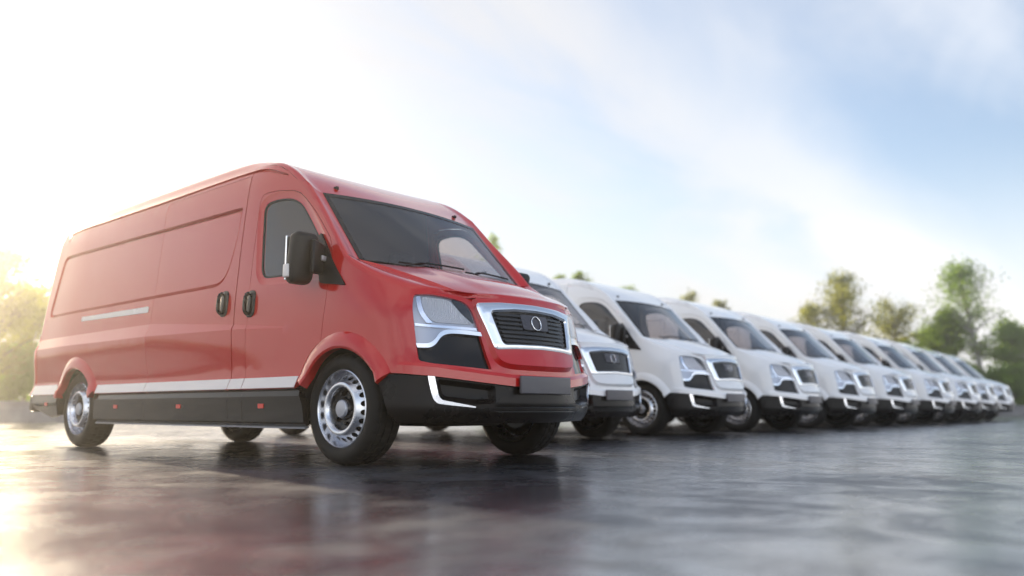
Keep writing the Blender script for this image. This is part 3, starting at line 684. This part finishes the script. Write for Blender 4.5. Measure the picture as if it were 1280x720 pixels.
    da = MB(); da.rbox((-.02, 0, 1.13), (.22, .82, .13), .06, 16, 8); da.box((.05, -.80, .56), (.30, .80, 1.08)); da.obj('dashboard', M['dash'], root)
    for sy in (-1, 1):
        se = MB(); se.rbox((-.68, sy * .42, .86), (.25, .24, .09), .06, 16, 8); se.rbox((-.92, sy * .42, 1.19), (.08, .23, .32), .06, 16, 10, lambda v: (v[0] - .16 * v[2], v[1], v[2]))
        se.rbox((-.99, sy * .42, 1.60), (.05, .13, .09), .045, 12, 8); se.tube([(-.98, sy * .42 - .05, 1.45), (-.99, sy * .42 - .05, 1.55)], .008, 6); se.tube([(-.98, sy * .42 + .05, 1.45), (-.99, sy * .42 + .05, 1.55)], .008, 6)
        se.box((-.85, sy * .42 - .18, .55), (-.5, sy * .42 + .18, .80)); se.obj('seat', M['seat'], root)
    sw = MB(); rows = []
    c = Vector((-.25, .42, 1.20)); ax3 = Vector((-.55, 0, .83)).normalized(); b1 = Vector((0, 1, 0)); b2 = ax3.cross(b1)
    for i in range(29):
        t = 2 * math.pi * i / 28; rd = b1 * math.cos(t) + b2 * math.sin(t); rows.append([tuple(c + rd * (.19 + .014 * math.cos(a)) + ax3 * .014 * math.sin(a)) for a in np.linspace(0, 2 * math.pi, 7)[:-1]])
    sw.grid(rows, closed=True); sw.tube([tuple(c - b1 * .18), tuple(c - ax3 * .03), tuple(c + b1 * .18)], .016, 6); sw.tube([tuple(c - ax3 * .02), tuple(c - ax3 * .25)], .03, 8)
    sw.obj('steering_wheel', M['dash'], root)
    # ---------------- wheels
    rimm = MB()
    rimm.lathe([(.246, .096), (.252, .102), (.252, .108), (.246, .112), (.240, .104), (.237, .085), (.229, .058), (.224, .042)], 64)
    # pierced cone
    circ = 2 * math.pi * .198; nh = 22; out = np.array([(0, 0), (circ, 0), (circ, 1), (0, 1)]) * np.array([1, .085])
    holes = []
    for k in range(nh):
        cx = circ * (k + .5) / nh; holes.append(np.array([(cx + .0185 * math.cos(t), .040 + .021 * math.sin(t)) for t in np.linspace(0, 2 * math.pi, 13)[:-1]]))
    def cone(s, z):
        th = -s / circ * 2 * math.pi; u = z / .085; r = .224 - .054 * u; a = .042 + .076 * u ** .9
        return np.stack([r * np.cos(th), -a, r * np.sin(th)], -1)
    def conen(s, z):
        th = -s / circ * 2 * math.pi; return np.stack([.72 * np.cos(th), np.full_like(th, -.69), .72 * np.sin(th)], -1)
    rimm.join(patch(out, holes, depth=.010, step=.022, surf=cone, nrm=conen))
    rimm.lathe([(.170, .118), (.163, .123), (.150, .123), (.140, .116), (.133, .100), (.127, .080)], 64)
    rimm.lathe([(.224, .042), (.222, -.05), (.228, -.09), (.246, -.104), (.250, -.100)], 48)
    rimm.lathe([(.246, -.112), (.238, -.108), (.216, -.05), (.214, .005)], 48, flip=True)
    hub = MB(); hub.lathe([(.128, .082), (.12, .076), (.075, .076), (.070, .090), (.060, .100)], 40)
    for k in range(6):
        t = 2 * math.pi * k / 6; hub.rbox((.097 * math.cos(t), -.084, .097 * math.sin(t)), (.012, .014, .012), .005, 8, 6)
    hub.lathe([(.214, -.005), (.205, -.012), (.02, -.012)], 32); hub.lathe([(.15, -.02), (.15, -.06), (.06, -.06), (.06, -.16), (.01, -.16)], 24)
    cap = MB(); cap.lathe([(.060, .098), (.057, .108), (.050, .114), (.030, .117), (.0005, .118)], 32)
    tyre = MB(); seg = 150
    prof = [(.246, .096), (.258, .112), (.285, .122), (.312, .121), (.334, .113), (.347, .100), (.3555, .086), (.3555, .074), (.360, .070), (.361, .036), (.353, .034), (.353, .026), (.3615, .024), (.3615, .004)]
    prof = prof + [(r, -a) for r, a in prof[::-1]]
    Gt = []
    for i, (r, a) in enumerate(prof):
        row = []
        for j in range(seg):
            t = 2 * math.pi * j / seg; rr = r; aa = a
            if r > .346 and abs(a) > .03: rr = r - (.007 if (j % 5 == 0) else 0)
            elif r > .36: rr = r - (.006 if ((j + 2) % 5 == 0) else 0)
            if .28 < r < .32: rr = r + 0
            row.append((rr * math.cos(t), -aa, rr * math.sin(t)))
        Gt.append(row)
    tyre.grid(Gt, closed=True)
    wheel_data = None
    for x in (0.0, -4.1):
        for sy in (-1, 1):
            if wheel_data is None:
                w = rimm.obj('wheel', M['alloy'], root, sharp=40); tt_ = tyre.obj('tyre', M['rubber'], w, sharp=38); hh = hub.obj('hub', M['gloss_black'], w, sharp=40); cc_ = cap.obj('hub_cap', M['grey'], w)
                wheel_data = (w, tt_, hh, cc_)
            else:
                w = wheel_data[0].copy(); COL.objects.link(w); w.parent = root
                for ch in wheel_data[1:]: c2 = ch.copy(); COL.objects.link(c2); c2.parent = w
            w.location = (x, sy * .83, .3605); w.rotation_euler = (0, R(random.uniform(0, 90)), 0 if sy < 0 else math.pi)
    return root

def kids(o): return [c for c in bpy.data.objects if c.parent == o]
def copy_tree(o, parent=None, paintmat=None):
    c = o.copy(); COL.objects.link(c); c.parent = parent
    if c.type == 'MESH' and c.material_slots and c.material_slots[0].link == 'OBJECT' and paintmat: c.material_slots[0].material = paintmat
    for k in kids(o): copy_tree(k, c, paintmat)
    return c

# ------------------------------------------------------------------ ground
def build_ground():
    m = principled('wet_asphalt', (0.03, 0.03, 0.032), 0.3, 0.0, IOR=1.6, Coat_Weight=0.7, Coat_Roughness=0.22, Coat_IOR=1.7)
    nt = m.node_tree; b = nt.nodes['Principled BSDF']; tc = nd(nt, 'ShaderNodeTexCoord')
    n1 = nd(nt, 'ShaderNodeTexNoise', i_Scale=0.55, i_Detail=8.0, i_Roughness=0.62, i_Distortion=0.6); lk(nt, tc.outputs['Object'], n1.inputs['Vector'])
    n2 = nd(nt, 'ShaderNodeTexNoise', i_Scale=3.2, i_Detail=7.0, i_Roughness=0.65, i_Distortion=0.4); lk(nt, tc.outputs['Object'], n2.inputs['Vector'])
    n3 = nd(nt, 'ShaderNodeTexNoise', i_Scale=55.0, i_Detail=4.0); lk(nt, tc.outputs['Object'], n3.inputs['Vector'])
    mixv = mth(nt, 'ADD', mth(nt, 'MULTIPLY', n1.outputs[0], 0.6), mth(nt, 'MULTIPLY', n2.outputs[0], 0.4))
    lk(nt, ramp(nt, mixv, [(0.42, (0.20,) * 3), (0.50, (0.30,) * 3), (0.58, (0.52,) * 3)], 'LINEAR'), b.inputs['Roughness'])
    lk(nt, ramp(nt, mixv, [(0.38, (0.020, 0.022, 0.028)), (0.62, (0.050, 0.053, 0.062))], 'LINEAR'), b.inputs['Base Color'])
    n4 = nd(nt, 'ShaderNodeTexNoise', i_Scale=1.9, i_Detail=9.0, i_Roughness=0.68, i_Distortion=1.2); lk(nt, tc.outputs['Object'], n4.inputs['Vector'])
    lk(nt, ramp(nt, n4.outputs[0], [(0.44, (1,) * 3), (0.56, (0.25,) * 3)], 'LINEAR'), b.inputs['Coat Weight'])
    hgt = mth(nt, 'ADD', mth(nt, 'MULTIPLY', n2.outputs[0], 0.7), mth(nt, 'MULTIPLY', n3.outputs[0], 0.22))
    bp = nd(nt, 'ShaderNodeBump', i_Strength=0.55, i_Distance=0.012); lk(nt, hgt, bp.inputs['Height']); lk(nt, bp.outputs[0], b.inputs['Normal'])
    mb = MB(); mb.grid([[(x, y, 0) for x in np.linspace(-21.2, 180, 12)] for y in np.linspace(-180, 50.2, 12)], flip=True)
    o = mb.obj('asphalt_lot', m, smooth=False); o['kind'] = 'structure'
    g = grain(principled('grass_ground', (0.05, 0.07, 0.02), 0.9), 1.5, (0.035, 0.05, 0.015), (0.08, 0.10, 0.03), bump=0.6, bscale=30)
    mb = MB(); S = 900
    mb.grid([[(x, y, -.02) for x in (-S, S)] for y in (-S, S)], flip=True); o = mb.obj('ground', g, smooth=False); o['kind'] = 'structure'
build_ground()

def build_wall():
    m = grain(principled('weathered_concrete', (0.25, 0.25, 0.27), 0.85), 2.2, (0.19, 0.19, 0.21), (0.31, 0.31, 0.33), bump=0.4, bscale=25)
    def wall(name, pts, label):
        root = bpy.data.objects.new(name, None); COL.objects.link(root); root['label'] = label; root['category'] = 'wall'
        (x0, y0), (x1, y1) = pts; L = math.hypot(x1 - x0, y1 - y0); dx, dy = (x1 - x0) / L, (y1 - y0) / L; n = int(L / 2.5)
        root.location = (x0, y0, 0); root.rotation_euler = (0, 0, math.atan2(dy, dx))
        a = MB(); a.rbox((1.245, 0, .24), (1.24, .11, .26), .015, 8, 6); c = MB(); c.rbox((1.245, 0, .535), (1.24, .15, .04), .015, 8, 6)
        blk = a.obj('wall_panel', m, root); cop = c.obj('coping', m, root)
        for k in range(1, n):
            for src in (blk, cop):
                q = src.copy(); COL.objects.link(q); q.parent = root; q.location = (k * 2.5, 0, random.uniform(-.008, .008))
    wall('low_wall', [(-21.4, -14), (-21.4, 50.4)], 'low grey concrete wall behind the red van at the left edge')
    wall('low_wall', [(-20.9, 50.45), (22, 50.45)], 'low grey concrete wall beyond the far end of the van row')
build_wall()

# ------------------------------------------------------------------ vans
van = build_van()
van['label'] = 'red panel van parked ahead of the white ones, front corner towards us'; van['category'] = 'van'; van['group'] = 'panel vans parked in a row'
LBL = ['white van beside the red one, mostly hidden behind the red bonnet', 'white van showing its dark side window just right of the red grille',
       'third white van from the red van in the row', 'fourth white van from the red van in the row', 'fifth white van from the red van in the row', 'sixth white van from the red van in the row',
       'seventh white van from the red van in the row', 'next to last white van at the far right end of the row', 'last white van at the far right end of the row by the trees']
WX = [-1.77, -1.77, -1.77, -1.78, -1.80, -1.74, -1.75, -1.90, -2.00]
for k in range(9):
    c = copy_tree(van, None, M['white']); c.location = (WX[k], 3.52 + 2.845 * k, 0); c['label'] = LBL[k]
    c.rotation_euler = (0, 0, R(random.uniform(-.25, .25)))

# ------------------------------------------------------------------ trees
def leaf_mat(name, lo, hi, tr):
    m = bpy.data.materials.new(name); m.use_nodes = True; nt = m.node_tree; nt.nodes.clear()
    o = nd(nt, 'ShaderNodeOutputMaterial'); d = nd(nt, 'ShaderNodeBsdfDiffuse'); t = nd(nt, 'ShaderNodeBsdfTranslucent'); mx = nd(nt, 'ShaderNodeMixShader', i_0=0.45)
    tc = nd(nt, 'ShaderNodeTexCoord'); n = nd(nt, 'ShaderNodeTexNoise', i_Scale=0.8, i_Detail=3.0); lk(nt, tc.outputs['Object'], n.inputs['Vector'])
    lk(nt, ramp(nt, n.outputs[0], [(0.35, lo), (0.65, hi)], 'LINEAR'), d.inputs[0]); t.inputs[0].default_value = (*tr, 1)
    lk(nt, d.outputs[0], mx.inputs[1]); lk(nt, t.outputs[0], mx.inputs[2]); lk(nt, mx.outputs[0], o.inputs[0]); return m
LEAF = [leaf_mat('leaf_green', (0.06, 0.11, 0.016), (0.11, 0.18, 0.03), (0.32, 0.50, 0.04)),
        leaf_mat('leaf_olive', (0.08, 0.095, 0.018), (0.13, 0.15, 0.03), (0.44, 0.46, 0.05)),
        leaf_mat('leaf_bright', (0.08, 0.14, 0.02), (0.12, 0.20, 0.03), (0.36, 0.52, 0.04))]
BARK = [grain(principled('bark_pale', (0.35, 0.33, 0.30), 0.9), 9, (0.20, 0.19, 0.18), (0.42, 0.41, 0.38), bump=0.5, bscale=20),
        grain(principled('bark_brown', (0.10, 0.07, 0.05), 0.9), 9, (0.06, 0.045, 0.035), (0.14, 0.10, 0.075), bump=0.5, bscale=20)]
def tree(name, label, cat, x, y, h, w, leaf=0, bark=0, bare=.35, clumps=38, per=95, size=.16, seed=0, group=None, lean=(0, 0)):
    rng = np.random.default_rng(seed + 100); root = bpy.data.objects.new(name, None); COL.objects.link(root); root.location = (x, y, -.02)
    root['label'] = label; root['category'] = cat
    if group: root['group'] = group
    tr = MB(); n = 9; pts = []; r0 = .018 * h + .03
    for i in range(n):
        t = i / (n - 1); pts.append((lean[0] * t + .03 * h * math.sin(3 * t + seed) * t, lean[1] * t + .02 * h * math.sin(4 * t + seed * 2) * t, t * h * .94))
    tr.tube(pts, [r0 * (1 - .88 * i / (n - 1)) for i in range(n)], 8)
    cen = []
    for k in range(clumps):
        t = bare + (1 - bare) * (rng.random() ** .85); i = min(int(t * (n - 1)), n - 2); f = t * (n - 1) - i
        b = np.array(pts[i]) * (1 - f) + np.array(pts[i + 1]) * f
        a = rng.uniform(0, 2 * math.pi); u = (t - bare) / (1 - bare); env = w * (math.sin(math.pi * min(max(.12 + .83 * u, 0), 1)) ** .8)
        rad = env * rng.uniform(.35, 1.0); e = b + np.array([math.cos(a) * rad, math.sin(a) * rad, rad * rng.uniform(.15, .7)])
        e[2] = min(e[2], h * 1.01)
        s0 = b - np.array([0, 0, .08 * h * rng.random()]); mid = (s0 + e) / 2 + np.array([0, 0, .06 * rad])
        tr.tube([tuple(s0), tuple(mid), tuple(e)], [r0 * .30 * (1 - .6 * t), r0 * .2 * (1 - .6 * t), .008], 5, cap=False); cen.append((e, rng.uniform(.22, .42) * max(w, .8) * .75)); cen.append((mid, .16 * w + .1))
    tr.obj('trunk', BARK[bark], root)
    V = []; F = []
    for c, rr in cen:
        m = int(per * rng.uniform(.5, 1.3)); p = rng.normal(size=(m, 3)); p *= (rr * .55); p[:, 2] *= .8; p += c
        p[:, 2] = np.maximum(p[:, 2], .08)
        a = rng.normal(size=(m, 3)); a /= np.linalg.norm(a, axis=1)[:, None]; b = np.cross(a, rng.normal(size=(m, 3))); b /= np.linalg.norm(b, axis=1)[:, None]
        sz = size * rng.uniform(.6, 1.25, size=(m, 1)); k0 = len(V)
        q = np.stack([p - a * sz * .6, p + b * sz * .3, p + a * sz * .6, p - b * sz * .3], 1).reshape(-1, 3); V.extend(map(tuple, q)); F.extend([(k0 + 4 * i, k0 + 4 * i + 1, k0 + 4 * i + 2, k0 + 4 * i + 3) for i in range(m)])
    o = link('crown', V, F, LEAF[leaf], root, smooth=False)
    return root
T = 'trees beyond the low wall'
tree('broadleaf_tree', 'sunlit leafy tree at the left edge behind the van tail', 'tree', -22.97, 4.07, 5.3, 1.6, 1, 1, .25, 60, 60, .13, 1, T)
tree('broadleaf_tree', 'tree just right of the left edge, low behind the red van rear', 'tree', -26.7, 6.2, 4.6, 1.3, 1, 1, .3, 50, 55, .13, 2, T)
tree('shrub', 'green shrub over the low wall at the left edge', 'shrub', -23.7, 4.74, 2.3, .9, 2, 1, .1, 30, 90, .12, 3)
tree('shrub', 'olive green shrub touching the red van rear corner in the picture', 'shrub', -24.85, 5.78, 2.55, .9, 0, 1, .1, 30, 90, .12, 4)
for lab, x, y, h, w, lf, sd in (('slender tree top peeping out beside the red van far pillar', -27.3, 29.8, 10.7, 1.1, 2, 5), ('pale tree top over the first white roof right of the red bonnet', -25.5, 34.0, 8.6, 1.0, 2, 6),
        ('bright tree top over the second white van roof', -26.1, 37.5, 9.4, 1.0, 2, 7), ('small faint tree top right of the second white van roof', -25.1, 41.1, 8.9, 1.1, 2, 8),
        ('faint olive tree top above the third white van roof', -24.5, 48.3, 9.2, 1.3, 1, 9), ('faint thin tree top right of the third white van roof', -24.8, 53.4, 9.1, 1.1, 1, 10)):
    tree('slender_tree', lab, 'tree', x, y, h, w, lf, 0, .3, 46, 42, .16, sd, T)
tree('broadleaf_tree', 'left one of the olive trees above the middle white van roofs', 'tree', -18.4, 53.6, 8.4, 1.8, 1, 1, .2, 70, 42, .17, 11, T)
tree('broadleaf_tree', 'tallest olive tree above the middle white van roofs', 'tree', -15.8, 53.2, 9.9, 2.5, 1, 1, .2, 95, 42, .17, 12, T)
tree('broadleaf_tree', 'loose olive tree right of the tallest one above the van roofs', 'tree', -13.3, 56.5, 8.2, 2.2, 1, 1, .2, 75, 36, .17, 13, T)
tree('shrub', 'small rounded green shrub peeping above the far white roofs', 'shrub', -11.9, 53.9, 4.9, 1.2, 2, 1, .1, 34, 80, .15, 14)
tree('birch_tree', 'tall thin pale trunked tree at the right edge', 'tree', -7.5, 54.8, 10.2, 2.4, 0, 0, .38, 90, 34, .16, 15, T, (-.8, 0))
tree('broadleaf_tree', 'dense bright green tree left of the pale trunk at the right', 'tree', -9.6, 55.4, 7.0, 1.9, 2, 1, .05, 85, 80, .16, 16, T)
tree('broadleaf_tree', 'dense dark green tree right of the pale trunk at the right edge', 'tree', -6.4, 57.0, 6.0, 2.2, 0, 1, .04, 90, 80, .16, 17, T)
tree('shrub', 'low green shrub under the pale trunked tree at the right', 'shrub', -8.2, 52.0, 2.9, 1.5, 0, 1, .05, 50, 100, .15, 18)
tree('shrub', 'pale green shrub just above the farthest white roofs', 'shrub', -12.0, 60.0, 6.2, 1.9, 2, 1, .06, 60, 80, .16, 19)
tree('shrub', 'low shrub at the right edge beyond the last van', 'shrub', -5.7, 52.2, 2.8, 1.6, 0, 1, .05, 50, 100, .15, 20)

# ------------------------------------------------------------------ sunlit morning haze
def build_haze():
    m = bpy.data.materials.new('haze_air'); m.use_nodes = True; nt = m.node_tree; nt.nodes.clear()
    o = nd(nt, 'ShaderNodeOutputMaterial'); v = nd(nt, 'ShaderNodeVolumePrincipled')
    v.inputs['Color'].default_value = (1, 0.95, 0.88, 1); v.inputs['Density'].default_value = HAZE; v.inputs['Anisotropy'].default_value = 0.87
    lk(nt, v.outputs[0], o.inputs['Volume'])
    mb = MB(); mb.box((-60, -40, -1.02), (60, 100, 12.5)); h = mb.obj('haze', m, smooth=False); h['kind'] = 'stuff'
HAZE = 0.0030
build_haze()
